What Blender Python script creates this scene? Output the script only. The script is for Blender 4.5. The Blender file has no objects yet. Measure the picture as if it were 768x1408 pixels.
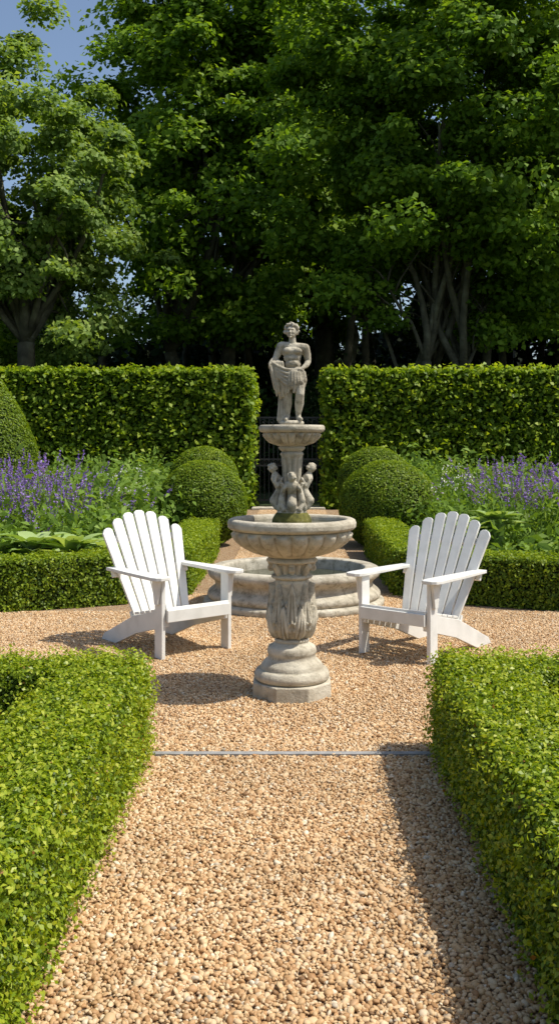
import bpy, bmesh, math, random
import numpy as np
from mathutils import Vector, Matrix
rng=np.random.default_rng(7); random.seed(7)
scene=bpy.context.scene
col=scene.collection
def link(o,parent=None):
    col.objects.link(o)
    if parent: o.parent=parent
    return o
def empty(name,loc=(0,0,0),rz=0):
    e=bpy.data.objects.new(name,None); e.location=loc; e.rotation_euler[2]=rz; e.empty_display_size=.1
    return link(e)
# ---------------------------------------------------------------- materials
def newmat(name):
    m=bpy.data.materials.new(name); m.use_nodes=True
    nt=m.node_tree; return m,nt,nt.nodes,nt.links,nt.nodes['Principled BSDF'],nt.nodes['Material Output']
def ramp(N,stops,interp='LINEAR'):
    r=N.new('ShaderNodeValToRGB'); r.color_ramp.interpolation=interp
    el=r.color_ramp.elements
    while len(el)<len(stops): el.new(.5)
    for e,(p,c) in zip(el,stops): e.position=p; e.color=(*c,1)
    return r
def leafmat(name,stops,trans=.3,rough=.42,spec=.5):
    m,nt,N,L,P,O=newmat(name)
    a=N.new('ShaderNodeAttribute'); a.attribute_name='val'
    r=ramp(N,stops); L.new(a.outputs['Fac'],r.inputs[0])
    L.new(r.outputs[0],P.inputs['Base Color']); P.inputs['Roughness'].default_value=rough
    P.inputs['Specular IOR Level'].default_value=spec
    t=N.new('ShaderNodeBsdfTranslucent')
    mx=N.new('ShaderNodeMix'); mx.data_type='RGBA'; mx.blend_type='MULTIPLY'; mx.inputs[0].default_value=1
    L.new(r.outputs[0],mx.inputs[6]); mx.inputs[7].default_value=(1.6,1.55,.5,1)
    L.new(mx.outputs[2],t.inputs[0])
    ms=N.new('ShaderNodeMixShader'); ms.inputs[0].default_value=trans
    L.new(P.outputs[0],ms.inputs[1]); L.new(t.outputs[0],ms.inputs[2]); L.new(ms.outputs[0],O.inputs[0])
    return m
def noisemat(name,stops,scale=8,rough=.8,bump=.3,bscale=60,dist=.01,detail=6,spec=.3):
    m,nt,N,L,P,O=newmat(name)
    tc=N.new('ShaderNodeTexCoord')
    n=N.new('ShaderNodeTexNoise'); n.inputs['Scale'].default_value=scale; n.inputs['Detail'].default_value=detail
    L.new(tc.outputs['Object'],n.inputs['Vector'])
    r=ramp(N,stops); L.new(n.outputs[0],r.inputs[0]); L.new(r.outputs[0],P.inputs['Base Color'])
    P.inputs['Roughness'].default_value=rough; P.inputs['Specular IOR Level'].default_value=spec
    b=N.new('ShaderNodeTexNoise'); b.inputs['Scale'].default_value=bscale; b.inputs['Detail'].default_value=8
    L.new(tc.outputs['Object'],b.inputs['Vector'])
    bp=N.new('ShaderNodeBump'); bp.inputs['Strength'].default_value=bump; bp.inputs['Distance'].default_value=dist
    L.new(b.outputs[0],bp.inputs['Height']); L.new(bp.outputs[0],P.inputs['Normal'])
    return m
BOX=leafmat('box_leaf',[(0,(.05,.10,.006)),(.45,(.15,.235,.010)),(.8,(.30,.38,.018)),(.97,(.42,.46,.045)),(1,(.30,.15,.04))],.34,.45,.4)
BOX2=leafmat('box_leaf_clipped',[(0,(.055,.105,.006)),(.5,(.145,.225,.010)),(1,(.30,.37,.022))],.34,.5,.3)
BEECH=leafmat('hornbeam_leaf',[(0,(.05,.10,.008)),(.5,(.17,.27,.016)),(1,(.38,.46,.04))],.38,.5,.25)
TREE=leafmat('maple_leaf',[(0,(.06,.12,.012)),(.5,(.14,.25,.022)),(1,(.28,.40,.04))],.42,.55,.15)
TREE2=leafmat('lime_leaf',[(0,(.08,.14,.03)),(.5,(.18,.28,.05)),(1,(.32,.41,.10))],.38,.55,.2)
DARKT=leafmat('shaded_woodland_leaf',[(0,(.008,.02,.004)),(1,(.035,.075,.012))],.15,.6,.15)  # leaf colour darkened to paint in the dense shade under the canopy
PERE=leafmat('perennial_leaf',[(0,(.08,.15,.02)),(.6,(.19,.30,.05)),(1,(.32,.42,.12))],.36,.65,.1)
HOSTA=leafmat('hosta_leaf',[(0,(.24,.36,.10)),(1,(.44,.54,.24))],.3,.55,.2)
PURP=leafmat('salvia_flower',[(0,(.15,.08,.38)),(.6,(.28,.17,.56)),(1,(.46,.33,.70))],.25,.7,.1)
WHITEF=leafmat('white_flower',[(0,(.6,.6,.55)),(1,(.8,.8,.78))],.2,.7,.1)
CORE=noisemat('dark_core_fill',[(.3,(.006,.012,.003)),(.7,(.018,.03,.006))],20,.95,.5,80,.02)  # near-black fill for hedge and topiary cores and the sheet behind the woodland
BARK=noisemat('tree_bark',[(.3,(.05,.046,.03)),(.55,(.10,.095,.06)),(.75,(.17,.17,.11))],3,.9,.8,14,.05)
SOIL=noisemat('bed_soil',[(.3,(.02,.014,.008)),(.7,(.06,.04,.022))],12,.95,.6,40,.03)
GRASSG=noisemat('ground_turf',[(.3,(.02,.03,.008)),(.7,(.04,.06,.015))],4,.95,.5,50,.03)
IRON=noisemat('black_iron',[(.3,(.008,.008,.008)),(.7,(.02,.02,.02))],8,.4,.1,80,.002,spec=.5)
PAINT=noisemat('white_paint',[(.25,(.62,.61,.56)),(.5,(.74,.73,.68)),(.7,(.78,.77,.72))],7,.5,.2,60,.002,spec=.35)
STRIP=noisemat('edging_stone',[(.3,(.22,.22,.21)),(.7,(.36,.35,.34))],20,.7,.2,100,.002)
def stonemat(name,light=1.0,lichen=.5):
    m,nt,N,L,P,O=newmat(name)
    tc=N.new('ShaderNodeTexCoord')
    def noise(s,d=8,ro=.6):
        n=N.new('ShaderNodeTexNoise'); n.inputs['Scale'].default_value=s; n.inputs['Detail'].default_value=d; n.inputs['Roughness'].default_value=ro
        L.new(tc.outputs['Object'],n.inputs['Vector']); return n
    n1=noise(7); r1=ramp(N,[(.3,(.36*light,.315*light,.235*light)),(.5,(.52*light,.47*light,.365*light)),(.7,(.64*light,.59*light,.475*light))])
    L.new(n1.outputs[0],r1.inputs[0])
    n2=noise(16,10,.72); r2=ramp(N,[(.50,(0,0,0)),(.64,(1,1,1))]); L.new(n2.outputs[0],r2.inputs[0])
    mu=N.new('ShaderNodeMath'); mu.operation='MULTIPLY'; mu.inputs[1].default_value=lichen; L.new(r2.outputs[0],mu.inputs[0])
    mx=N.new('ShaderNodeMix'); mx.data_type='RGBA'; L.new(mu.outputs[0],mx.inputs[0]); L.new(r1.outputs[0],mx.inputs[6]); mx.inputs[7].default_value=(.15,.13,.085,1)
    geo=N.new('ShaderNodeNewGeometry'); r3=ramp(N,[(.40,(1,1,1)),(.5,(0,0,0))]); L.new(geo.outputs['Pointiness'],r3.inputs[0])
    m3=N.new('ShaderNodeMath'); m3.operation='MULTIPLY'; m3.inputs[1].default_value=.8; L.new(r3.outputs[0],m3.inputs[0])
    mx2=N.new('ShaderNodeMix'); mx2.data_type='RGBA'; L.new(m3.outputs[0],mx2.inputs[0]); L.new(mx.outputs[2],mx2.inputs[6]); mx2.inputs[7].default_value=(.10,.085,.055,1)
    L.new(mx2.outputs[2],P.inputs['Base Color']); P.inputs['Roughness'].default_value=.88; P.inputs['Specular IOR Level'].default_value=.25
    n4=noise(90,8,.7); n5=noise(22,4)
    ad=N.new('ShaderNodeMath'); ad.operation='ADD'; L.new(n4.outputs[0],ad.inputs[0]); L.new(n5.outputs[0],ad.inputs[1])
    bp=N.new('ShaderNodeBump'); bp.inputs['Strength'].default_value=.7; bp.inputs['Distance'].default_value=.007
    L.new(ad.outputs[0],bp.inputs['Height']); L.new(bp.outputs[0],P.inputs['Normal'])
    return m
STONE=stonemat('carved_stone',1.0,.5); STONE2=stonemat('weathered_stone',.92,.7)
MOSS=noisemat('mossy_stone',[(.3,(.06,.06,.015)),(.6,(.15,.14,.03)),(.8,(.28,.25,.15))],25,.9,.6,60,.01)
def watermat():
    m,nt,N,L,P,O=newmat('fountain_water')
    P.inputs['Base Color'].default_value=(.05,.055,.03,1); P.inputs['Roughness'].default_value=.05
    n=N.new('ShaderNodeTexNoise'); n.inputs['Scale'].default_value=14
    bp=N.new('ShaderNodeBump'); bp.inputs['Strength'].default_value=.15; bp.inputs['Distance'].default_value=.01
    L.new(n.outputs[0],bp.inputs['Height']); L.new(bp.outputs[0],P.inputs['Normal']); return m
WATER=watermat()
PEBSTOPS=[(0,(.17,.095,.045)),(.12,(.38,.21,.09)),(.35,(.54,.345,.17)),(.55,(.63,.45,.255)),(.72,(.70,.54,.345)),(.82,(.46,.25,.10)),(.92,(.80,.70,.53)),(1,(.33,.27,.20))]
def pebmat():
    m,nt,N,L,P,O=newmat('pebble')
    a=N.new('ShaderNodeAttribute'); a.attribute_name='val'
    r=ramp(N,PEBSTOPS,'LINEAR'); L.new(a.outputs['Fac'],r.inputs[0])
    g=N.new('ShaderNodeNewGeometry'); n=N.new('ShaderNodeTexNoise'); n.inputs['Scale'].default_value=1.3; n.inputs['Detail'].default_value=5
    L.new(g.outputs['Position'],n.inputs['Vector'])
    r2=ramp(N,[(.3,(.80,.78,.75)),(.7,(1.08,1.06,1.04))]); L.new(n.outputs[0],r2.inputs[0])
    mx=N.new('ShaderNodeMix'); mx.data_type='RGBA'; mx.blend_type='MULTIPLY'; mx.inputs[0].default_value=1
    L.new(r.outputs[0],mx.inputs[6]); L.new(r2.outputs[0],mx.inputs[7]); L.new(mx.outputs[2],P.inputs['Base Color'])
    P.inputs['Roughness'].default_value=.6; P.inputs['Specular IOR Level'].default_value=.35
    return m
PEB=pebmat()
def gravelmat():
    m,nt,N,L,P,O=newmat('gravel_bed')
    g=N.new('ShaderNodeNewGeometry')
    v=N.new('ShaderNodeTexVoronoi'); v.inputs['Scale'].default_value=90
    L.new(g.outputs['Position'],v.inputs['Vector'])
    sp=N.new('ShaderNodeSeparateColor'); L.new(v.outputs['Color'],sp.inputs[0])
    r=ramp(N,PEBSTOPS); L.new(sp.outputs[0],r.inputs[0])
    r2=ramp(N,[(.0,(1,1,1)),(.6,(.25,.2,.16))]); L.new(v.outputs['Distance'],r2.inputs[0])
    mx=N.new('ShaderNodeMix'); mx.data_type='RGBA'; mx.blend_type='MULTIPLY'; mx.inputs[0].default_value=.7
    L.new(r.outputs[0],mx.inputs[6]); L.new(r2.outputs[0],mx.inputs[7]); L.new(mx.outputs[2],P.inputs['Base Color'])
    P.inputs['Roughness'].default_value=.85
    bp=N.new('ShaderNodeBump'); bp.inputs['Strength'].default_value=.8; bp.inputs['Distance'].default_value=.01; bp.invert=True
    L.new(v.outputs['Distance'],bp.inputs['Height']); L.new(bp.outputs[0],P.inputs['Normal']); return m
GRAVEL=gravelmat()
# ---------------------------------------------------------------- mesh helpers
def mesh_np(name,verts,faces_idx,nper,mats,val=None,smooth=False,matidx=None):
    me=bpy.data.meshes.new(name)
    nv=len(verts); nf=len(faces_idx)//nper
    me.vertices.add(nv); me.vertices.foreach_set('co',np.asarray(verts,dtype=np.float32).ravel())
    me.loops.add(nf*nper); me.loops.foreach_set('vertex_index',np.asarray(faces_idx,dtype=np.int32))
    me.polygons.add(nf); me.polygons.foreach_set('loop_start',np.arange(0,nf*nper,nper,dtype=np.int32))
    if smooth: me.polygons.foreach_set('use_smooth',np.ones(nf,dtype=bool))
    for m in mats: me.materials.append(m)
    me.update(calc_edges=True)
    if val is not None:
        a=me.attributes.new('val','FLOAT','FACE'); a.data.foreach_set('value',np.asarray(val,dtype=np.float32))
    return me
def norm(v): return v/np.maximum(np.linalg.norm(v,axis=1,keepdims=True),1e-9)
def leaves(name,p,n,size,mat,val,aspect=.55,parent=None,tan=None,fold=.12):
    N=len(p); n=norm(n)
    if tan is None: tan=rng.normal(size=(N,3))
    t=tan-n*np.sum(tan*n,axis=1,keepdims=True); t=norm(t); b=np.cross(n,t)
    s=np.broadcast_to(np.asarray(size).reshape(-1,1),(N,1)); w=s*aspect*.5
    V=np.empty((N,4,3))
    V[:,0]=p-t*s*.5; V[:,2]=p+t*s*.5-n*s*.08
    mid=p-t*s*.05+n*s*fold
    V[:,1]=mid+b*w; V[:,3]=mid-b*w
    me=mesh_np(name,V.reshape(-1,3),np.arange(4*N),4,[mat],np.clip(val,0,1))
    return link(bpy.data.objects.new(name,me),parent)
_ph=rng.uniform(0,6.28,(24,)); _dr=rng.normal(size=(24,3)); _dr/=np.linalg.norm(_dr,axis=1,keepdims=True)
def wob(p,wl):
    r=np.zeros(len(p))
    for i in range(8): r+=np.sin(p@_dr[i]*6.283/wl*(.7+.12*i)+_ph[i])
    return r/8*1.6
def from_bm(name,bm,mats,parent=None,smooth=False):
    me=bpy.data.meshes.new(name); bm.to_mesh(me); bm.free()
    for m in mats: me.materials.append(m)
    if smooth:
        for p in me.polygons: p.use_smooth=True
    return link(bpy.data.objects.new(name,me),parent)
def box(bm,c,d,rz=0,M=None):
    mt=Matrix.Translation(c)@Matrix.Rotation(rz,4,'Z')@Matrix.Diagonal((*d,1))
    if M: mt=M@mt
    bmesh.ops.create_cube(bm,size=1,matrix=mt)
# ---------------------------------------------------------------- hedges
def boxpts(c,d,rz,dens,r=.05):
    d=np.array(d); h=d/2
    areas=np.array([d[1]*d[2],d[1]*d[2],d[0]*d[2],d[0]*d[2],d[0]*d[1]])
    cnt=(areas*dens).astype(int); P=[]
    for i,k in enumerate(cnt):
        q=rng.uniform(-1,1,(k,3))*h
        if i==0:q[:,0]=h[0]
        if i==1:q[:,0]=-h[0]
        if i==2:q[:,1]=h[1]
        if i==3:q[:,1]=-h[1]
        if i==4:q[:,2]=h[2]
        P.append(q)
    p=np.concatenate(P); lim=h-r; q=np.clip(p,-lim,lim); q[:,2]=np.where(p[:,2]<0,p[:,2],q[:,2])
    n=norm(p-q); p=q+n*r
    cz,sz=math.cos(rz),math.sin(rz); R=np.array([[cz,-sz,0],[sz,cz,0],[0,0,1]])
    return p@R.T+np.array(c),n@R.T
def inside(p,b,m):
    c,d,rz=b; q=p-np.array(c); cz,sz=math.cos(-rz),math.sin(-rz)
    x=q[:,0]*cz-q[:,1]*sz; y=q[:,0]*sz+q[:,1]*cz
    return (abs(x)<d[0]/2-m)&(abs(y)<d[1]/2-m)&(q[:,2]<d[2]/2-m)
def hedge(name,boxes,leaf,dens,mat,amp=.015,wl=.25,shoot=.03,depth=.03,r=.05,vbias=0,ncoef=(.7,.7,.25),core=.045,aspect=.6):
    E=empty(name)
    P=[];Nn=[]
    for i,b in enumerate(boxes):
        p,n=boxpts(*b,dens,r)
        keep=np.ones(len(p),bool)
        for j,o in enumerate(boxes):
            if j!=i: keep&=~inside(p,o,.04)
        P.append(p[keep]);Nn.append(n[keep])
    p=np.concatenate(P);n=np.concatenate(Nn);N=len(p)
    w1=wob(p,wl); w2=wob(p+9,wl*.35)
    off=amp*w1+amp*.7*w2
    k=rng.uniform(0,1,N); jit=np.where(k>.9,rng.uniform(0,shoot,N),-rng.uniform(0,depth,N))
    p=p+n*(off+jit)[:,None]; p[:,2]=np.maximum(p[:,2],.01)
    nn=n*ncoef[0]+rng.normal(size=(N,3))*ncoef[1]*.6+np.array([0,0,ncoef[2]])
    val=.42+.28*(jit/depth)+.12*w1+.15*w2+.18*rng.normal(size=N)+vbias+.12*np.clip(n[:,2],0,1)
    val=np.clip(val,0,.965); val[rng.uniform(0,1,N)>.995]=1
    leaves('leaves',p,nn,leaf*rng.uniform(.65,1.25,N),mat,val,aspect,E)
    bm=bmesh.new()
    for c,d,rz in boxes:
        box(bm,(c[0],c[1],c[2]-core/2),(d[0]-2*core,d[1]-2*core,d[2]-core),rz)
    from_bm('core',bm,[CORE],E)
    return E
H1=.47
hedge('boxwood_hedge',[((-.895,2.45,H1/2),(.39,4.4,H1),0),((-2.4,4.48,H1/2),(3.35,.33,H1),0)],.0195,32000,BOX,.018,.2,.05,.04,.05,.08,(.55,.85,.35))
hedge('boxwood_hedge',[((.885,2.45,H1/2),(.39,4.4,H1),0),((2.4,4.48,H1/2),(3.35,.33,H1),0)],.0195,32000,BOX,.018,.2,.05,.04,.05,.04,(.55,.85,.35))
def seg(a,b,w,h):
    a=np.array(a);b=np.array(b);c=(a+b)/2;L=np.linalg.norm(b-a)+.12
    return ((c[0],c[1],h/2),(L,w,h),math.atan2(b[1]-a[1],b[0]-a[0]))
for s in (-1,1):
    pts=[(s*5.2,8.45),(s*3.6,8.5),(s*2.55,8.68),(s*1.75,9.05),(s*1.28,9.5)]
    bx=[seg(pts[i],pts[i+1],.46,.47) for i in range(4)]+[((s*1.24,11.3,.235),(.46,3.9,.47),0)]
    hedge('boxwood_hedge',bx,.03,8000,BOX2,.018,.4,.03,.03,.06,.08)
HB=3.26
hedge('hornbeam_hedge',[((-.95-6.5,22.6,HB/2),(13,1.2,HB),0)],.12,950,BEECH,.06,.9,.12,.2,.08,.05,(.45,1.0,.55),.2,.7)
hedge('hornbeam_hedge',[((.78+6.5,22.6,HB/2),(13,1.2,HB),0)],.12,950,BEECH,.06,.9,.12,.2,.08,.05,(.45,1.0,.55),.2,.7)
def ball(name,c,R,leaf,N,egg=0):
    E=empty(name); d=norm(rng.normal(size=(N,3)))
    R=np.array(R)
    def shape(d):
        p=d*R
        if egg: 
            f=1-egg*np.clip((d[:,2]+.2),0,1)**1.5; p[:,0]*=f; p[:,1]*=f
        return p
    p=shape(d); n=norm(d/R); w=wob(p+c[0]*3,.5)
    jit=-rng.uniform(0,.035,N); p=p+n*(w*.014+jit)[:,None]+np.array(c); 
    k=p[:,2]>0.0; p=p[k];n=n[k];jit=jit[k];w=w[k]
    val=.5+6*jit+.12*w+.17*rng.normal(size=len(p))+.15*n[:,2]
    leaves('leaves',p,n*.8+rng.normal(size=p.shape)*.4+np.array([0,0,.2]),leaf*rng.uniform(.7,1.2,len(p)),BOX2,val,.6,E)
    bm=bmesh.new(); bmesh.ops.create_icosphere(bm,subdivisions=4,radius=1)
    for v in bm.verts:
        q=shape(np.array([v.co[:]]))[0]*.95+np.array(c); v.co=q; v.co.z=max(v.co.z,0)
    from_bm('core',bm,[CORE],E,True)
ball('boxwood_ball',(-1.32,14.1,.62),(.66,.66,.66),.036,30000)
ball('boxwood_ball',(-1.5,16.2,.80),(.62,.62,.69),.036,24000)
ball('boxwood_ball',(1.44,14.1,.60),(.75,.72,.68),.036,34000)
ball('boxwood_ball',(1.42,16.2,.80),(.66,.62,.68),.036,24000)
ball('topiary_cone',(-5.45,17,1.1),(.98,.95,1.72),.045,45000,.38)
ball('topiary_cone',(5.55,17,1.0),(.95,.95,1.45),.045,40000,.35)
# ---------------------------------------------------------------- trees
def tube(bm,pts,rad,seg=8):
    rings=[]
    for i,p in enumerate(pts):
        p=Vector(p); a=Vector(pts[max(i-1,0)]); b=Vector(pts[min(i+1,len(pts)-1)])
        t=(b-a).normalized(); x=t.orthogonal().normalized()
        if i and rings: 
            x=(px-t*px.dot(t)).normalized()
        px=x; y=t.cross(x)
        rings.append([bm.verts.new(p+(x*math.cos(k*2*math.pi/seg)+y*math.sin(k*2*math.pi/seg))*rad[i]) for k in range(seg)])
    for i in range(len(rings)-1):
        for k in range(seg):
            bm.faces.new((rings[i][k],rings[i][(k+1)%seg],rings[i+1][(k+1)%seg],rings[i+1][k]))
    bm.faces.new(rings[-1]); bm.faces.new(rings[0][::-1])
def curve(a,b,n=7,sag=.0,w=.15):
    a=np.array(a,float);b=np.array(b,float);L=np.linalg.norm(b-a); o=[]
    j=rng.normal(size=3)*w*L*.3
    for i in range(n):
        t=i/(n-1); p=a+(b-a)*t; p=p+j*math.sin(t*math.pi)+rng.normal(size=3)*L*.012*(0<i<n-1); p[2]+=sag*L*math.sin(t*math.pi)
        o.append(tuple(p))
    return o
def tree(name,base,c,R,nclus,nleaf,lsize,mat,fork=3.2,stems=1,tr=.28,csize=.85,rmin=.45,limbs=16,vb=0,lean=.5,clear=None,zmin=None,steep=False):
    E=empty(name,(0,0,0)); bm=bmesh.new(); base=np.array(base,float); c=np.array(c,float);R=np.array(R,float)
    d=norm(rng.normal(size=(nclus*4,3))); rr=rng.uniform(rmin**2,1,nclus*4)**.5
    rr*=1+.26*wob(d*3+c[0],2.2)
    P=c+d*R*rr[:,None]; P=P[P[:,2]>(zmin if zmin else fork*.8+1)]
    if clear is not None:
        hw,zt=clear; P=P[~((abs(P[:,0]-base[0])<hw*(.4+P[:,2]/zt*.8))&(P[:,2]<zt)&(P[:,1]<base[1]+.8))]
    P=P[:nclus]
    forks=[]
    if stems==1:
        f=base+np.array([rng.normal()*.15,0,fork]); tube(bm,curve(base,f,6,0,.05),np.linspace(tr*1.25,tr,6),12); forks=[(f,tr)]
    else:
        for s in range(stems):
            a=2*math.pi*s/stems+.4; f=base+np.array([math.cos(a)*lean*fork*.45,math.sin(a)*lean*fork*.3,fork*rng.uniform(.85,1.4)])
            b0=base+np.array([math.cos(a)*tr*.9,math.sin(a)*tr*.7,0])
            tube(bm,curve(b0,f,7,0,.1),np.linspace(tr,tr*.66,7),10); forks.append((f,tr*.66))
    for i in range(limbs):
        f,r=forks[i%len(forks)]
        pool=P
        if steep:
            q=P-f; sl=q[:,2]/(np.linalg.norm(q[:,:2],axis=1)+.01); pool=P[sl>1.5] if (sl>1.5).sum()>5 else P
        t=pool[rng.integers(len(pool))].copy(); v=t-f; t=f+v*.85
        pts=curve(f,t,8,.06,.2); tube(bm,pts,np.linspace(r*(.8 if i<len(forks)*2 else .45),r*.14,8),7)
        for k in range(4):
            m=np.array(pts[2+k]); 
            dd=np.linalg.norm(P-m,axis=1); j=np.argsort(dd)[rng.integers(2,14)]
            tube(bm,curve(m,P[j],6,.08,.2),np.linspace(r*.24,r*.05,6),5)
    from_bm('trunk_and_limbs',bm,[BARK],E,True)
    LP=[];LN=[];LV=[]
    for q in P:
        k=int(nleaf*rng.uniform(.5,1.5)); s=csize*rng.uniform(.55,1.35)
        g=rng.normal(size=(k,3)); g=norm(g)*rng.uniform(.2,1,(k,1))**.6*rng.uniform(.7,1.25,(k,1))
        out=norm((q-c)[None])[0]
        sh=g*np.array([s,s,s*.5]); sh[:,2]-=.28*(sh[:,0]**2+sh[:,1]**2)/s
        LP.append(q+sh); LN.append(g*.45+out*.25+rng.normal(size=(k,3))*.42+np.array([0,-.12,.5]))
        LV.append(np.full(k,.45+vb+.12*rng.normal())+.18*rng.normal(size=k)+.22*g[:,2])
    p=np.concatenate(LP);n=np.concatenate(LN);v=np.concatenate(LV)
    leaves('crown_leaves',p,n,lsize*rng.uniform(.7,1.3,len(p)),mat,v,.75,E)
    return E
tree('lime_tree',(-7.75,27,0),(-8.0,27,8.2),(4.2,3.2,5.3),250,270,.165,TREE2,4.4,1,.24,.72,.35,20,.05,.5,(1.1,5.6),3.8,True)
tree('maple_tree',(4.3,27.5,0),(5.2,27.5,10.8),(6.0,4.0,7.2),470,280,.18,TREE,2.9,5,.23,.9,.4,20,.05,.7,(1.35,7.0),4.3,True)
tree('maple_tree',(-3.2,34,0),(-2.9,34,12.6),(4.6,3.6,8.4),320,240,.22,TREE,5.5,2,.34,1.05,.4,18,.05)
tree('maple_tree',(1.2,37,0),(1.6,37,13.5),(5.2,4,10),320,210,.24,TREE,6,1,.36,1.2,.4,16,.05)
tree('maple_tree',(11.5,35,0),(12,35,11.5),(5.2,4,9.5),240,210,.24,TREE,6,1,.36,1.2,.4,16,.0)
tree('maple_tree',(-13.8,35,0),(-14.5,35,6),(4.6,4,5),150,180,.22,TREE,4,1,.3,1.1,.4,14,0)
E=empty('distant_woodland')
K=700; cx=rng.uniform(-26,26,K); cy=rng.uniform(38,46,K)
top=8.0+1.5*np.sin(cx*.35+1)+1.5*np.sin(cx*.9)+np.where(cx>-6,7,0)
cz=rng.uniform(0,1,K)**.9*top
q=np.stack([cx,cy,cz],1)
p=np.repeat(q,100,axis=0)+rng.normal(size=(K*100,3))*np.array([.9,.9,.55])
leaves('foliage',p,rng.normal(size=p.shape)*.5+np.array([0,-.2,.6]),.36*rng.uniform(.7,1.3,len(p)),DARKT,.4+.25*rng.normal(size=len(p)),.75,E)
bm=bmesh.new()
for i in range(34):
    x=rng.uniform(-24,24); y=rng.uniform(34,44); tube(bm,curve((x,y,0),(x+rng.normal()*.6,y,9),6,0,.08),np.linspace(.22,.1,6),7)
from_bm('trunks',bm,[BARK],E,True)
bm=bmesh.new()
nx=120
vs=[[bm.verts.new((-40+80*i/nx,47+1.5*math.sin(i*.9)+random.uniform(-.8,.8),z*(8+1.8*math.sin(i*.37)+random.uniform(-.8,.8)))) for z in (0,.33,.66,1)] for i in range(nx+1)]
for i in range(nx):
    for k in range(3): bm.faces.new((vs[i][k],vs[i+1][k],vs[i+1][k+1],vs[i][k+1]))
from_bm('dark_gap_backdrop',bm,[CORE],E)  # dark sheet added behind the trees so gaps read as black shade
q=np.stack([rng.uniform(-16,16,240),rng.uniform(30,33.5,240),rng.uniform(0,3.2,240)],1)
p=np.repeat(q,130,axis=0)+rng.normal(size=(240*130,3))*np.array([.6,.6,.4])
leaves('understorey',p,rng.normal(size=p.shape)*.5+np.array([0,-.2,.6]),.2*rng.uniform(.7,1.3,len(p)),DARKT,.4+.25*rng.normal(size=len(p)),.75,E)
# ---------------------------------------------------------------- ground
def sheet(name,poly,z,mat):
    bm=bmesh.new(); bm.faces.new([bm.verts.new((x,y,z)) for x,y in poly]); return from_bm(name,bm,[mat])
sheet('ground',[(-300,-300),(300,-300),(300,300),(-300,300)],-.012,GRASSG)
sheet('flower_bed_soil',[(-9,9),(9,9),(9,22.8),(-9,22.8)],-.006,SOIL)
sheet('flower_bed_soil',[(-6,-3),(6,-3),(6,4.5),(-6,4.5)],-.006,SOIL)
sheet('gravel_path',[(-.9,-3),(.9,-3),(.9,4.45),(6.5,4.45),(6.5,8.5),(3.6,8.55),(2.5,8.75),(1.25,9.5),(1.15,23.5),(-1.15,23.5),(-1.25,9.5),(-2.5,8.75),(-3.6,8.55),(-6.5,8.5),(-6.5,4.45),(-.9,4.45)],0,GRAVEL)
bm=bmesh.new(); bmesh.ops.create_icosphere(bm,subdivisions=2,radius=1); bm.verts.ensure_lookup_table()
IV=np.array([v.co[:] for v in bm.verts]); IF=np.array([[v.index for v in f.verts] for f in bm.faces]); bm.free()
bm=bmesh.new(); bmesh.ops.create_icosphere(bm,subdivisions=1,radius=1); 
IV1=np.array([v.co[:] for v in bm.verts]); IF1=np.array([[v.index for v in f.verts] for f in bm.faces]); bm.free()
def rotmats(N,tilt=.45):
    a=rng.uniform(0,6.283,N); b=rng.normal(size=N)*tilt; c=rng.normal(size=N)*tilt
    Z=np.zeros((N,3,3)); Z[:,0,0]=np.cos(a);Z[:,0,1]=-np.sin(a);Z[:,1,0]=np.sin(a);Z[:,1,1]=np.cos(a);Z[:,2,2]=1
    X=np.zeros((N,3,3)); X[:,0,0]=1;X[:,1,1]=np.cos(b);X[:,1,2]=-np.sin(b);X[:,2,1]=np.sin(b);X[:,2,2]=np.cos(b)
    Y=np.zeros((N,3,3)); Y[:,1,1]=1;Y[:,0,0]=np.cos(c);Y[:,0,2]=np.sin(c);Y[:,2,0]=-np.sin(c);Y[:,2,2]=np.cos(c)
    return Z@X@Y
def tile(name,V0,F0,size=.5,sp=.0112):
    g=int(size/sp); gx,gy=np.meshgrid(np.arange(g),np.arange(g)); N=g*g; sp=size/g
    x=(gx.ravel()+.5)*sp-size/2+rng.normal(size=N)*sp*.36; y=(gy.ravel()+.5)*sp-size/2+rng.normal(size=N)*sp*.36
    s=sp*rng.lognormal(-.42,.25,N); dims=np.stack([s*rng.uniform(.85,1.35,N),s*rng.uniform(.7,1,N),s*rng.uniform(.45,.75,N)],1)
    V=V0[None]*dims[:,None]; lump=1+.09*rng.normal(size=(N,len(V0),1)); V=V*lump
    V=np.einsum('nij,nkj->nki',rotmats(N,.42),V)
    z=rng.uniform(.0,.006,N)+s*.3
    V=V+np.stack([x,y,z],1)[:,None]
    F=(F0[None]+(np.arange(N)*len(V0))[:,None,None]).reshape(-1)
    val=np.repeat(np.clip(rng.beta(1.8,1.8,N),0,1),len(F0))
    return mesh_np(name,V.reshape(-1,3),F,3,[PEB],val,True)
tiles=[tile('pebble_patch',IV,IF) for _ in range(3)]; ftiles=[tile('pebble_patch_far',IV1,IF1) for _ in range(3)]
GP=empty('gravel')
for iy in range(2,48):
    y=iy*.5-.25
    for ix in range(-12,13):
        x=ix*.5
        if abs(x)>y*.34+1.0: continue
        if y<4.5: ok=abs(x)<=.5
        elif y<8.5: ok=abs(x)<=5.5
        elif y<9.3: ok=abs(x)<=1.0
        else: ok=abs(x)<=.5 and y<22.5
        if not ok: continue
        o=bpy.data.objects.new('gravel_patch',random.choice(tiles if y<5 else ftiles)); o.location=(x,y,0); o.rotation_euler[2]=random.choice([0,1,2,3])*math.pi/2
        link(o,GP)
bm=bmesh.new(); box(bm,(-.0,4.56,.002),(1.5,.04,.030)); o=from_bm('stone_edging',bm,[STRIP])
bm=bmesh.new(); box(bm,(-.08,22.0,.03),(1.7,.4,.06)); o=from_bm('stone_step',bm,[STONE]); b=o.modifiers.new('b','BEVEL'); b.width=.015
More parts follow.
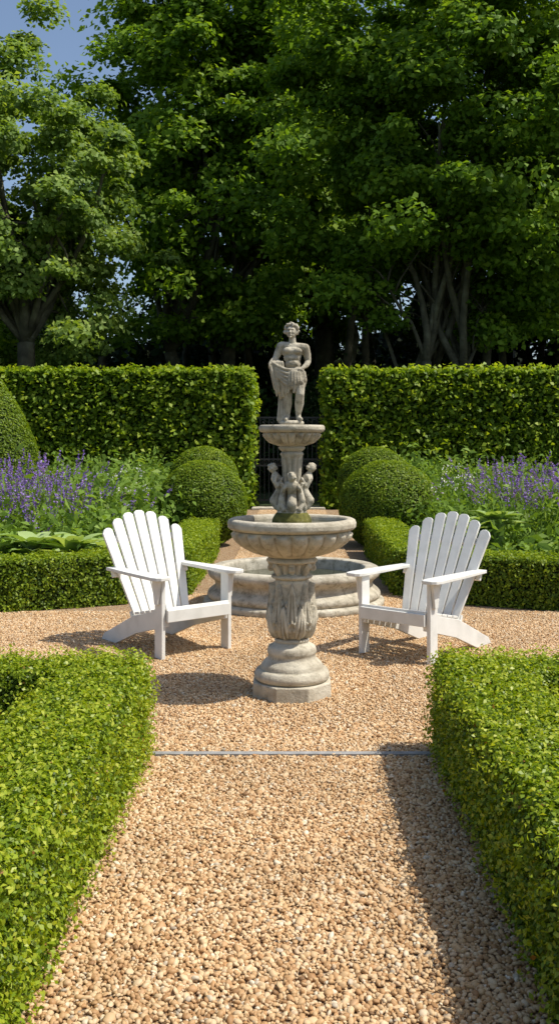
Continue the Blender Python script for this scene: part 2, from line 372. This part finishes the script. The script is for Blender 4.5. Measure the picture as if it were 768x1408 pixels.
# ---------------------------------------------------------------- gate
G=empty('iron_gate',(-.085,22.7,.06)); bm=bmesh.new()
W=.86
for s in (-1,1):
    box(bm,(s*W,0,1.15),(.07,.07,2.3)); box(bm,(s*.035,0,1.08),(.04,.04,2.16)); box(bm,(s*(W-.07),0,1.08),(.04,.04,2.16))
    for z in (.12,.95,1.1,1.85,2.1): box(bm,(s*W/2,0,z),(W-.1,.03,.04))
    for i in range(1,7):
        x=s*(.035+i*(W-.11)/7); box(bm,(x,0,1.1),(.018,.018,1.98)); 
        for k in range(12):
            a0=k*math.pi/6; a1=(k+1)*math.pi/6; r=.05
            tube(bm,[(x+r*math.cos(a0),0,1.025+r*math.sin(a0)),(x+r*math.cos(a1),0,1.025+r*math.sin(a1))],[.007,.007],4)
    for cx0 in (.22,.42,.62):
        pts=[(s*cx0+.11*math.exp(-t*.22)*math.cos(t),0,1.975+.11*math.exp(-t*.22)*math.sin(t)) for t in np.linspace(0,9,22)]
        tube(bm,pts,[.009]*22,4)
    bmesh.ops.create_icosphere(bm,subdivisions=2,radius=.06,matrix=Matrix.Translation((s*W,0,2.35)))
from_bm('bars',bm,[IRON],G)
# ---------------------------------------------------------------- fountain
def lathe(name,prof,mat,parent,seg=96,mod=None,dens=1,smooth=True):
    P=[]
    for (r0,z0),(r1,z1) in zip(prof[:-1],prof[1:]):
        k=max(1,int(math.hypot(r1-r0,z1-z0)/.006*dens)) if mod else max(1,int(math.hypot(r1-r0,z1-z0)/.02))
        for i in range(k): t=i/k; P.append((r0+(r1-r0)*t,z0+(z1-z0)*t))
    P.append(prof[-1]); P=np.array(P)
    th=np.linspace(0,2*np.pi,seg,endpoint=False)
    R=np.repeat(P[:,0:1],seg,1); Z=np.repeat(P[:,1:2],seg,1); T=np.repeat(th[None],len(P),0)
    if mod: R=R+mod(T,Z,R)
    V=np.stack([R*np.cos(T),R*np.sin(T),Z],-1).reshape(-1,3)
    i=np.arange(len(P)-1)[:,None]; j=np.arange(seg)[None]; j2=(j+1)%seg
    F=np.stack([i*seg+j,i*seg+j2,(i+1)*seg+j2,(i+1)*seg+j],-1).reshape(-1)
    me=mesh_np(name,V,F,4,[mat],None,smooth)
    return link(bpy.data.objects.new(name,me),parent)
def sstep(a,b,x): t=np.clip((x-a)/(b-a),0,1); return t*t*(3-2*t)
def smoothprof(pts,n=6):
    o=[];p=[pts[0]]+list(pts)+[pts[-1]]
    for i in range(1,len(p)-2):
        for k in range(n):
            t=k/n; q=[.5*((2*p[i][c])+(-p[i-1][c]+p[i+1][c])*t+(2*p[i-1][c]-5*p[i][c]+4*p[i+1][c]-p[i+2][c])*t*t+(-p[i-1][c]+3*p[i][c]-3*p[i+1][c]+p[i+2][c])*t**3) for c in (0,1)]
            o.append((max(q[0],0),q[1]))
    o.append(pts[-1]); return o
F=empty('stone_fountain',(0,5.7,0))
bm=bmesh.new(); bmesh.ops.create_cone(bm,cap_ends=True,segments=8,radius1=.252,radius2=.25,depth=.092,matrix=Matrix.Translation((0,0,.046))@Matrix.Rotation(math.pi/8,4,'Z'))
o=from_bm('plinth',bm,[STONE],F); b=o.modifiers.new('b','BEVEL'); b.width=.008; b.segments=2
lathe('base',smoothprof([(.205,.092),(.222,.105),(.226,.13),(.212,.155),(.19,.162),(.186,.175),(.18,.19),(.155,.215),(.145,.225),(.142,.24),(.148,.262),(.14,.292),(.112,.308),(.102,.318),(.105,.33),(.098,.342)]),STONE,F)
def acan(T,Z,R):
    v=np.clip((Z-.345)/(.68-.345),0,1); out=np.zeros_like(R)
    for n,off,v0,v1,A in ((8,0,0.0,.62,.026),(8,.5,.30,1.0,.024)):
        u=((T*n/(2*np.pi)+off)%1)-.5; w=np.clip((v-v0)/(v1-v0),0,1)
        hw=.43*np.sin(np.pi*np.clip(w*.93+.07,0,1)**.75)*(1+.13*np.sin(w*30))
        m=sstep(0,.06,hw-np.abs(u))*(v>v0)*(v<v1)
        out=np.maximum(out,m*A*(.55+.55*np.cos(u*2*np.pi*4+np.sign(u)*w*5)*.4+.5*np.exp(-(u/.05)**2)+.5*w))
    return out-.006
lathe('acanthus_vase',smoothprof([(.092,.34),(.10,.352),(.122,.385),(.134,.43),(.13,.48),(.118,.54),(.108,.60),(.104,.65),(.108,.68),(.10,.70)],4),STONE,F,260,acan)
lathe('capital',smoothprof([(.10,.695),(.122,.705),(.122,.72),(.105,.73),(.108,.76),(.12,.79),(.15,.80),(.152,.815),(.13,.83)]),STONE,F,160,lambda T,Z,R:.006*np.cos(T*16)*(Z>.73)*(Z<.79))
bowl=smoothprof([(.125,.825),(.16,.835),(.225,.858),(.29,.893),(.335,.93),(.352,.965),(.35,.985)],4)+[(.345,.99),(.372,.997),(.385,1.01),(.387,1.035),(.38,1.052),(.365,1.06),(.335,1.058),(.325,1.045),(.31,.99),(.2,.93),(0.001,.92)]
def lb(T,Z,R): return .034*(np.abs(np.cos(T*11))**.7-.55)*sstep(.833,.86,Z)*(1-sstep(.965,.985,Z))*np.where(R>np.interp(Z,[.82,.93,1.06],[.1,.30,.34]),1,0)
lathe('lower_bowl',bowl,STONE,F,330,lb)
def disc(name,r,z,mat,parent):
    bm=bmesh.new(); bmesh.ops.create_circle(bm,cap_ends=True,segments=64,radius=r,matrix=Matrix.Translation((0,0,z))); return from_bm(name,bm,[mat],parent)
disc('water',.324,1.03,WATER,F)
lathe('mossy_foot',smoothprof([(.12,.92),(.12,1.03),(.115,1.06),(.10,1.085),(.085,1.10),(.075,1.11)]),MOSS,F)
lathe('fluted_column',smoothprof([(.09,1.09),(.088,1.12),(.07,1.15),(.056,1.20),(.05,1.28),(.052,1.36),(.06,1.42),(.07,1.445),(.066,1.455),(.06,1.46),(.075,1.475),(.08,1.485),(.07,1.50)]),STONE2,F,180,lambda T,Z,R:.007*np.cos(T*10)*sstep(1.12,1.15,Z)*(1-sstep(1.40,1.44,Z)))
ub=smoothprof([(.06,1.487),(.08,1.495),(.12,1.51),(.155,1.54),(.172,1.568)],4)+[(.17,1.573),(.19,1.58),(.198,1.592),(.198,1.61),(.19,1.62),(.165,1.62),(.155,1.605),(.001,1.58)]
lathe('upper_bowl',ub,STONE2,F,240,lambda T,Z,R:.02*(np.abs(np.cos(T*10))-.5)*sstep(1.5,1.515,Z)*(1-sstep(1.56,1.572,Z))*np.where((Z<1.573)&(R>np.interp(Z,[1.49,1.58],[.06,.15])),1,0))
class Sculpt:
    def __init__(s): s.V=[];s.F=[];s.n=0
    def ell(s,c,r,tilt=None):
        r=np.array(r if np.ndim(r) else (r,r,r),float); V=IV*r
        if tilt is not None: V=V@np.array(Matrix.Rotation(tilt[0],3,tilt[1])).T
        s.V.append(V+np.array(c)); s.F.append(IF+s.n); s.n+=len(IV)
    def cap(s,a,b,ra,rb,flat=1):
        a=np.array(a,float);b=np.array(b,float);L=np.linalg.norm(b-a);k=max(2,int(L/(min(ra,rb)*.35))+1)
        for i in range(k+1):
            t=i/k; r=ra+(rb-ra)*t; s.ell(a+(b-a)*t,(r,r*flat,r))
    def chain(s,pts,rad,flat=1):
        for i in range(len(pts)-1): s.cap(pts[i],pts[i+1],rad[i],rad[i+1],flat)
    def build(s,name,mat,parent,vox=.004,sm=2):
        me=mesh_np(name,np.concatenate(s.V),np.concatenate(s.F).reshape(-1),3,[mat],None,True)
        o=link(bpy.data.objects.new(name,me),parent)
        m=o.modifiers.new('remesh','REMESH'); m.mode='VOXEL'; m.voxel_size=vox; m.use_smooth_shade=True
        m=o.modifiers.new('smooth','SMOOTH'); m.iterations=sm; m.factor=.5
        return o
S=Sculpt()
for i in range(14):
    a=i/14*6.283; S.ell((.045*math.cos(a),.04*math.sin(a),1.632),(.03,.03,.018))
S.ell((0,0,1.63),(.06,.055,.02))
S.ell((.010,.002,1.945),(.056,.044,.042)); S.ell((.006,0,1.985),(.050,.039,.045)); S.ell((.003,.002,2.03),(.056,.041,.042)); S.ell((.003,.002,2.063),(.068,.045,.040))
S.ell((-.028,-.034,2.068),(.028,.014,.019)); S.ell((.034,-.034,2.064),(.028,.014,.019))
S.ell((.006,-.033,1.99),(.032,.013,.022)); S.ell((.005,-.033,2.022),(.028,.010,.014))
S.cap((-.060,.0,2.098),(.068,.0,2.088),.027,.027)
S.cap((.004,.004,2.105),(.002,-.004,2.15),.024,.021)
hc=np.array([-.002,-.012,2.183])
S.ell(hc,(.033,.037,.040)); S.ell(hc+[-.005,-.016,-.022],(.023,.022,.017)); S.cap(hc+[-.007,-.036,.004],hc+[-.008,-.045,-.009],.004,.007)
S.ell(hc+[-.007,-.033,.012],(.020,.007,.005)); S.ell(hc+[-.008,-.037,-.021],(.009,.005,.0035)); S.ell(hc+[-.008,-.036,-.027],(.008,.005,.003)); S.ell(hc+[-.007,-.034,-.037],(.008,.007,.006))
S.ell(hc+[-.02,-.029,-.008],(.010,.009,.010)); S.ell(hc+[.008,-.029,-.008],(.010,.009,.010))
S.ell(hc+[.033,-.004,-.006],(.006,.009,.012)); S.ell(hc+[-.035,-.004,-.006],(.006,.009,.012))
for i in range(100):
    d=rng.normal(size=3); d/=np.linalg.norm(d)
    if d[1]<-.5 and d[2]<.5: continue
    if d[2]<-.45: continue
    S.ell(hc+d*np.array([.041,.041,.045])+[0,.004,.006],rng.uniform(.006,.012))
S.chain([(-.066,0,2.094),(-.082,.004,2.06),(-.098,-.002,2.022),(-.112,-.024,2.008),(-.124,-.042,1.996)],[.028,.024,.019,.017,.0115])
S.chain([(.080,0,2.084),(.092,.008,2.045),(.098,.010,2.005),(.086,-.018,1.980),(.062,-.046,1.960)],[.028,.024,.019,.017,.0115])
def hand(c,d,side):
    c=np.array(c,float); d=np.array(d,float)/np.linalg.norm(d); sd=np.array(side,float)/np.linalg.norm(side)
    S.ell(c+d*.008,(.012,.009,.012))
    for i,L in enumerate((.017,.020,.019,.015)):
        p0=c+d*.014+sd*(i-1.5)*.0062; p1=p0+d*L*.5+np.array([0,-.003,0]); p2=p1+d*L*.3+np.array([0,.004,-.006])
        S.chain([p0,p1,p2],[.0038,.0035,.003])
    S.chain([c+sd*-.010,c+sd*-.017+d*.008,c+sd*-.014+d*.018],[.0045,.004,.0035])
hand((-.126,-.046,1.992),(-.35,-.35,-.8),(-.2,-1,.3)); hand((.058,-.052,1.956),(-.8,-.35,-.5),(.1,-.6,.8))
S.chain([(-.020,0,1.93),(-.026,-.006,1.87),(-.026,-.010,1.80),(-.028,.008,1.75),(-.028,.012,1.685),(-.030,.006,1.665)],[.042,.039,.028,.030,.017,.017])
S.chain([(.034,0,1.93),(.044,-.022,1.87),(.048,-.042,1.805),(.044,-.016,1.75),(.038,.006,1.685),(.040,.002,1.665)],[.042,.038,.028,.029,.017,.017])
S.chain([(-.030,.005,1.66),(-.034,-.03,1.657),(-.036,-.05,1.655)],[.015,.014,.010]); S.chain([(.040,.0,1.66),(.050,-.03,1.657),(.056,-.05,1.655)],[.015,.014,.010])
# drapery: swag from one hand to the other across the loins
for k in range(5):
    pts=[]
    for t in np.linspace(0,1,10):
        x=-.118+.178*t; pts.append((x+.005*k,-.046-.018*math.sin(t*math.pi),1.995-.035*t-.013*k-(.026+.012*k)*math.sin(t*math.pi)**.8))
    S.chain(pts,[.009]*10)
for t in np.linspace(-3.0,.1,12): S.ell((.008+.058*math.cos(-t),.046*math.sin(-t),1.940),(.013,.013,.018))
# skirt folds to the knees, wrapping round the thighs
for i in range(13):
    t=i/12; ang=math.pi*(1.08+.9*t); x=.010+.070*math.cos(ang); y=.058*math.sin(ang)-.004; L=.075+.065*(1-t)+.014*math.sin(i*2.3)
    S.chain([(x*.9,y,1.935),(x,y-.006,1.93-.5*L),(x*1.02-.006,y+.004,1.935-L)],[.013,.012,.006],1.1)
# bundle of cloth gathered against the side
S.chain([(-.085,-.02,1.985),(-.078,-.018,1.92),(-.070,-.008,1.85),(-.066,.004,1.79)],[.030,.030,.024,.014])
for i in range(6):
    x=-.128+.014*i; S.chain([(x,-.044,1.995),(x+.006,-.052+.008*(i%2),1.945),(x+.018,-.040,1.875-.018*((i*2)%3)),(x+.024,-.028,1.835-.02*((i*2)%3))],[.009,.011,.009,.005])
# tree-stump support behind the straight leg
S.chain([(-.060,.022,1.82),(-.062,.020,1.76),(-.060,.016,1.65)],[.018,.018,.027])
for i in range(3): S.chain([(-.076+.015*i,.004,1.80),(-.080+.016*i,.0,1.72),(-.084+.020*i,-.002,1.652)],[.006,.006,.009])
S.build('statue_figure',STONE2,F,.0033,1)
S=Sculpt()
for a,sc in ((0,1),(math.pi,1),(-math.pi/2,.80),(math.pi/2,1)):
    def T(r,z,t=0):
        return (r*math.cos(a)-t*math.sin(a),r*math.sin(a)+t*math.cos(a),1.105+(z-1.105)*sc)
    S.chain([T(.05,1.12),T(.085,1.135),T(.105,1.165),T(.085,1.20),T(.068,1.235),T(.08,1.275),T(.095,1.30),T(.104,1.33)],[.028,.03,.031,.028,.027,.033,.033,.016])
    h=np.array(T(.118,1.362)); S.ell(h,(.026,.026,.029)); S.ell(h+np.array([math.cos(a),math.sin(a),-.2])*.022,.008)
    for i in range(26):
        d=rng.normal(size=3); d/=np.linalg.norm(d)
        if d[2]<-.3 or (d[0]*math.cos(a)+d[1]*math.sin(a)>.6 and d[2]<.3): continue
        S.ell(h+d*.027,.008)
    for t in (-1,1):
        S.chain([T(.092,1.315,t*.026),T(.105,1.28,t*.044),T(.085,1.255,t*.05),T(.06,1.30,t*.035)],[.012,.011,.010,.008])
        S.chain([T(.05,1.13,t*.02),T(.075,1.12,t*.045),T(.07,1.15,t*.06),T(.045,1.16,t*.055)],[.018,.017,.013,.009])
for i in range(4):
    a=math.pi/4+i*math.pi/2
    S.chain([(.06*math.cos(a),.06*math.sin(a),1.12),(.085*math.cos(a),.085*math.sin(a),1.17),(.065*math.cos(a),.065*math.sin(a),1.24),(.085*math.cos(a),.085*math.sin(a),1.27)],[.024,.022,.018,.009])
S.build('sea_creatures',STONE2,F,.0042,1)
S=Sculpt()
for i in range(4):
    a=i*math.pi/2
    ca,sa=math.cos(a),math.sin(a)
    for tt in np.linspace(0,8.5,40):
        r=.028*math.exp(-tt*.16); rad=.128+r*math.cos(tt+1.2); z=.765+r*math.sin(tt+1.2)
        for off in (-.012,0,.012): S.ell((rad*ca-off*sa,rad*sa+off*ca,z),.0072)
    a+=math.pi/4; ca,sa=math.cos(a),math.sin(a)
    S.chain([(.105*ca,.105*sa,.73),(.12*ca,.12*sa,.76),(.14*ca,.14*sa,.785),(.152*ca,.152*sa,.775)],[.02,.02,.016,.009])
S.build('volutes',STONE,F,.004,1)
B=empty('stone_basin',(.02,8.96,0))
prof=smoothprof([(.84,0),(.85,.02),(.848,.055),(.82,.07),(.80,.075)],4)+smoothprof([(.80,.078),(.815,.10),(.81,.13),(.785,.155),(.765,.17),(.745,.19),(.745,.225),(.765,.25),(.785,.265)],4)+smoothprof([(.785,.267),(.805,.285),(.812,.315),(.80,.345),(.78,.357)],4)+[(.68,.358),(.665,.35),(.65,.1),(.001,.06)]
lathe('basin',prof,STONE2,B,128); disc('water',.66,.25,WATER,B)
# ---------------------------------------------------------------- chairs
def prism(bm,poly,thick,M):
    a=[bm.verts.new(M@Vector((x,y,-thick/2))) for x,y in poly]; b=[bm.verts.new(M@Vector((x,y,thick/2))) for x,y in poly]
    bm.faces.new(a[::-1]); bm.faces.new(b); n=len(poly)
    for i in range(n): bm.faces.new((a[i],a[(i+1)%n],b[(i+1)%n],b[i]))
def basis(o,x,y):
    x=Vector(x).normalized(); y=Vector(y).normalized(); z=x.cross(y); m=Matrix((x,y,z)).transposed().to_4x4(); m.translation=Vector(o); return m
def chair(loc,rz):
    C=empty('adirondack_chair',loc,rz)
    def part(name,fn):
        bm=bmesh.new(); fn(bm); bmesh.ops.recalc_face_normals(bm,faces=bm.faces); o=from_bm(name,bm,[PAINT],C)
        b=o.modifiers.new('bev','BEVEL'); b.width=.004; b.segments=2; b.limit_method='ANGLE'
    th=math.radians(25); u=(0,-math.sin(th),math.cos(th)); Bo=Vector((0,-.40,.17))
    def back(bm):
        for i in range(-3,4):
            bx=i*.066; tx=i*.102; L=.895-.0145*i*i; wb=.029; wt=.0435
            poly=[(bx-wb,0),(bx+wb,0),(tx+wt,L-.014-(.010*i if i>0 else 0)),(tx+wt*.6,L-.004*max(i,0)),(tx,L+.002),(tx-wt*.6,L+.004*min(i,0)),(tx-wt,L-.014+(.010*i if i<0 else 0))]
            prism(bm,poly,.02,basis(Bo,(1,0,0),u))
    part('backrest',back)
    def rails(bm):
        n=Vector((0,math.cos(th),math.sin(th)))
        for s,w,h in ((.08,.5,.07),(.42,.66,.07),(.68,.6,.05)):
            c=Bo+Vector(u)*s-n*.026; m=basis(c,(1,0,0),u); prism(bm,[(-w/2,-h/2),(w/2,-h/2),(w/2,h/2),(-w/2,h/2)],.026,m)
    part('back_rails',rails)
    def seat(bm):
        y0,z0,y1,z1=.06,.352,-.385,.262
        d=Vector((0,y1-y0,z1-z0)); n=6
        for i in range(n):
            c=Vector((0,y0,z0))+d*((i+.5)/n); m=basis(c,(1,0,0),d); h=d.length/n/2-.005
            prism(bm,[(-.265,-h),(.265,-h),(.265,h),(-.265,h)],.02,m)
        box(bm,(0,.062,.30),(.53,.022,.085))
    part('seat',seat)
    for s in (-1,1):
        def leg(bm):
            prism(bm,[(-.05,0),(.045,0),(.045,.555),(-.05,.555)],.03,basis((s*.283,.0,0),(0,1,0),(0,0,1)))
            prism(bm,[(-.02,.38),(.02,.38),(.05,.553),(-.05,.553)],.022,basis((s*.311,0,0),(0,1,0),(0,0,1)))
        part('front_leg',leg)
        def stringer(bm):
            prism(bm,[(.04,.225),(.04,.338),(-.10,.312),(-.40,.245),(-.84,.05),(-.88,.0),(-.66,0),(-.36,.12)],.03,basis((s*.25,0,0),(0,1,0),(0,0,1)))
        part('rear_leg',stringer)
        def arm(bm):
            poly=[(.27,-.66),(.345,-.66),(.372,-.30),(.385,.04),(.375,.09),(.345,.115),(.285,.115),(.255,.09),(.245,.04),(.25,-.2)]
            poly=[(s*x,y) for x,y in poly]
            if s<0: poly=poly[::-1]
            prism(bm,poly,.024,Matrix.Translation((0,0,.568)))
        part('armrest',arm)
    return C
chair((-.70,6.78,.008),math.atan2(-.64,-.77))
chair((.735,6.62,.008),math.atan2(.64,-.77))
# ---------------------------------------------------------------- planting
def perennials(s):
    E=empty('salvia_border')
    K=190; q=np.stack([s*rng.uniform(1.75,7,K),rng.uniform(10.9,19,K),rng.uniform(.1,.6,K)],1)
    q[:,2]+=np.clip((q[:,1]-11)*.05,0,.4)
    q2=np.stack([s*rng.uniform(2.0,6,36),rng.uniform(9.4,10.8,36),rng.uniform(.02,.14,36)],1); q=np.concatenate([q,q2]); K=len(q)
    k=220; kind=np.repeat(rng.uniform(0,1,K),k)
    p=np.repeat(q,k,axis=0)+rng.normal(size=(K*k,3))*np.array([.26,.26,.20]); p[:,2]=np.abs(p[:,2])
    leaves('foliage',p,rng.normal(size=p.shape)*.6+np.array([0,-.3,.4]),(.06+.10*kind)*rng.uniform(.6,1.3,len(p)),PERE,.2+.45*kind+.15*rng.normal(size=len(p)),.42,E)
    SP=[];ST=[];SD=[];FP=[];FV=[]
    for c in range(24):
        cx=s*rng.uniform(2.1,5.4); cy=rng.uniform(11.0,15.5); hh=rng.uniform(.75,1.2)+(cy-10)*.02; m=18; sp=.2
        if c<9: cx=s*rng.uniform(2.75,4.1); cy=rng.uniform(11.2,13); hh=rng.uniform(1.0,1.34); m=30; sp=.19
        for i in range(m):
            o=rng.normal(size=2)*sp; base=np.array([cx+o[0]*.7,cy+o[1]*.7,.2]); tip=np.array([cx+o[0]*1.9,cy+o[1]*1.9,hh*rng.uniform(.70,1.1)])
            d=tip-base; L=np.linalg.norm(d); d/=L
            for t in (.25,.5,.75): SP.append(base+d*L*t); SD.append(d); ST.append(L*.3)
            fl=rng.uniform(.14,.28); k=19
            t=rng.uniform(0,1,k); pp=tip-d*fl*t[:,None]+rng.normal(size=(k,3))*.009*(.4+t[:,None])
            FP.append(pp); FV.append(np.full(k,rng.uniform(.2,.9))+.15*rng.normal(size=k))
    SP=np.array(SP);SD=np.array(SD);ST=np.array(ST)
    leaves('stems',SP,rng.normal(size=SP.shape),ST,PERE,.5*np.ones(len(SP)),.045,E,SD,0)
    FP=np.concatenate(FP); leaves('flower_spikes',FP,rng.normal(size=FP.shape),.026*rng.uniform(.7,1.4,len(FP)),PURP,np.concatenate(FV),.75,E)
    q=np.stack([s*rng.uniform(2.0,2.5,14),rng.uniform(12.5,14,14),rng.uniform(.8,1.2,14)],1)
    p=np.repeat(q,9,axis=0)+rng.normal(size=(14*9,3))*.03
    leaves('white_blooms',p,rng.normal(size=p.shape),.028*np.ones(len(p)),WHITEF,rng.uniform(0,1,len(p)),.8,E)
for s in (-1,1): perennials(s)
def hosta(cx,cy,sc=1,z0=.3,n=34):
    V=[];Fc=[];vals=[]; idx=0
    for i in range(n):
        a=rng.uniform(0,6.283); L=rng.uniform(.26,.42)*sc; el=rng.uniform(.35,1.25); w=L*rng.uniform(.17,.24); d=np.array([math.cos(a),math.sin(a)]); sd=np.array([-d[1],d[0]])
        vv=np.clip(rng.normal(.5,.25),0,1)
        for k in range(8):
            t=k/7; r=L*t*math.cos(el*(1-.4*t)); z=.02+z0*min(1,t*3.5)+L*1.15*(t*math.sin(el)-.55*t*t*math.sin(el)*.9)
            ww=w*math.sin(math.pi*min(1,t*.88+.1))**.8*(.15 if k==0 else 1)
            c=np.array([cx,cy])+d*r
            for q in (-1,0,1):
                V.append((c[0]+sd[0]*ww*q,c[1]+sd[1]*ww*q,z+abs(q)*ww*.28))
            if k:
                for q in (0,1):
                    b=idx+(k-1)*3+q; Fc+= [b,b+1,b+4,b+3]; vals.append(vv)
        idx+=24
    E=empty('hosta_plant'); me=mesh_np('leaves',np.array(V),Fc,4,[HOSTA],vals,True); link(bpy.data.objects.new('leaves',me),E)
for x,y,sc,z0 in ((-1.95,10.1,1.1,.26),(-2.3,9.9,1.2,.3),(-2.7,9.9,1.2,.3),(-3.1,10.0,1.1,.25),(2.05,10.9,1.0,.4),(2.4,11.1,1.0,.5),(3.2,10.3,1.0,.25)): hosta(x,y,sc,z0)
# ---------------------------------------------------------------- light, world, camera
sd=Vector((.585,-.10,.95)).normalized(); el=math.asin(sd.z); az=math.atan2(sd.x,sd.y)
w=bpy.data.worlds.new('World'); scene.world=w; w.use_nodes=True; nt=w.node_tree
bg=nt.nodes['Background']; sk=nt.nodes.new('ShaderNodeTexSky'); sk.sky_type='NISHITA'; sk.sun_disc=False; sk.sun_elevation=el; sk.sun_rotation=az
sk.air_density=1.0; sk.dust_density=2.0; sk.ozone_density=1.0
nt.links.new(sk.outputs[0],bg.inputs[0]); bg.inputs[1].default_value=.15
L=bpy.data.lights.new('sun','SUN'); L.energy=5.0; L.angle=math.radians(.5); L.color=(1,.95,.85)
lo=link(bpy.data.objects.new('sun',L)); lo.rotation_euler=(-sd).to_track_quat('-Z','Y').to_euler(); lo.location=(10,-5,20)
cam=bpy.data.cameras.new('camera'); co=link(bpy.data.objects.new('camera',cam)); scene.camera=co
co.location=(0,0,1.5); co.rotation_euler=(math.radians(90),0,0)
cam.sensor_fit='VERTICAL'; cam.sensor_height=24; cam.lens=24*1300/1408; cam.shift_y=-92/1408; cam.shift_x=-17/1408; cam.clip_end=1000; cam.clip_start=.05
scene.view_settings.view_transform='Standard'; scene.view_settings.look='None'; scene.view_settings.exposure=0
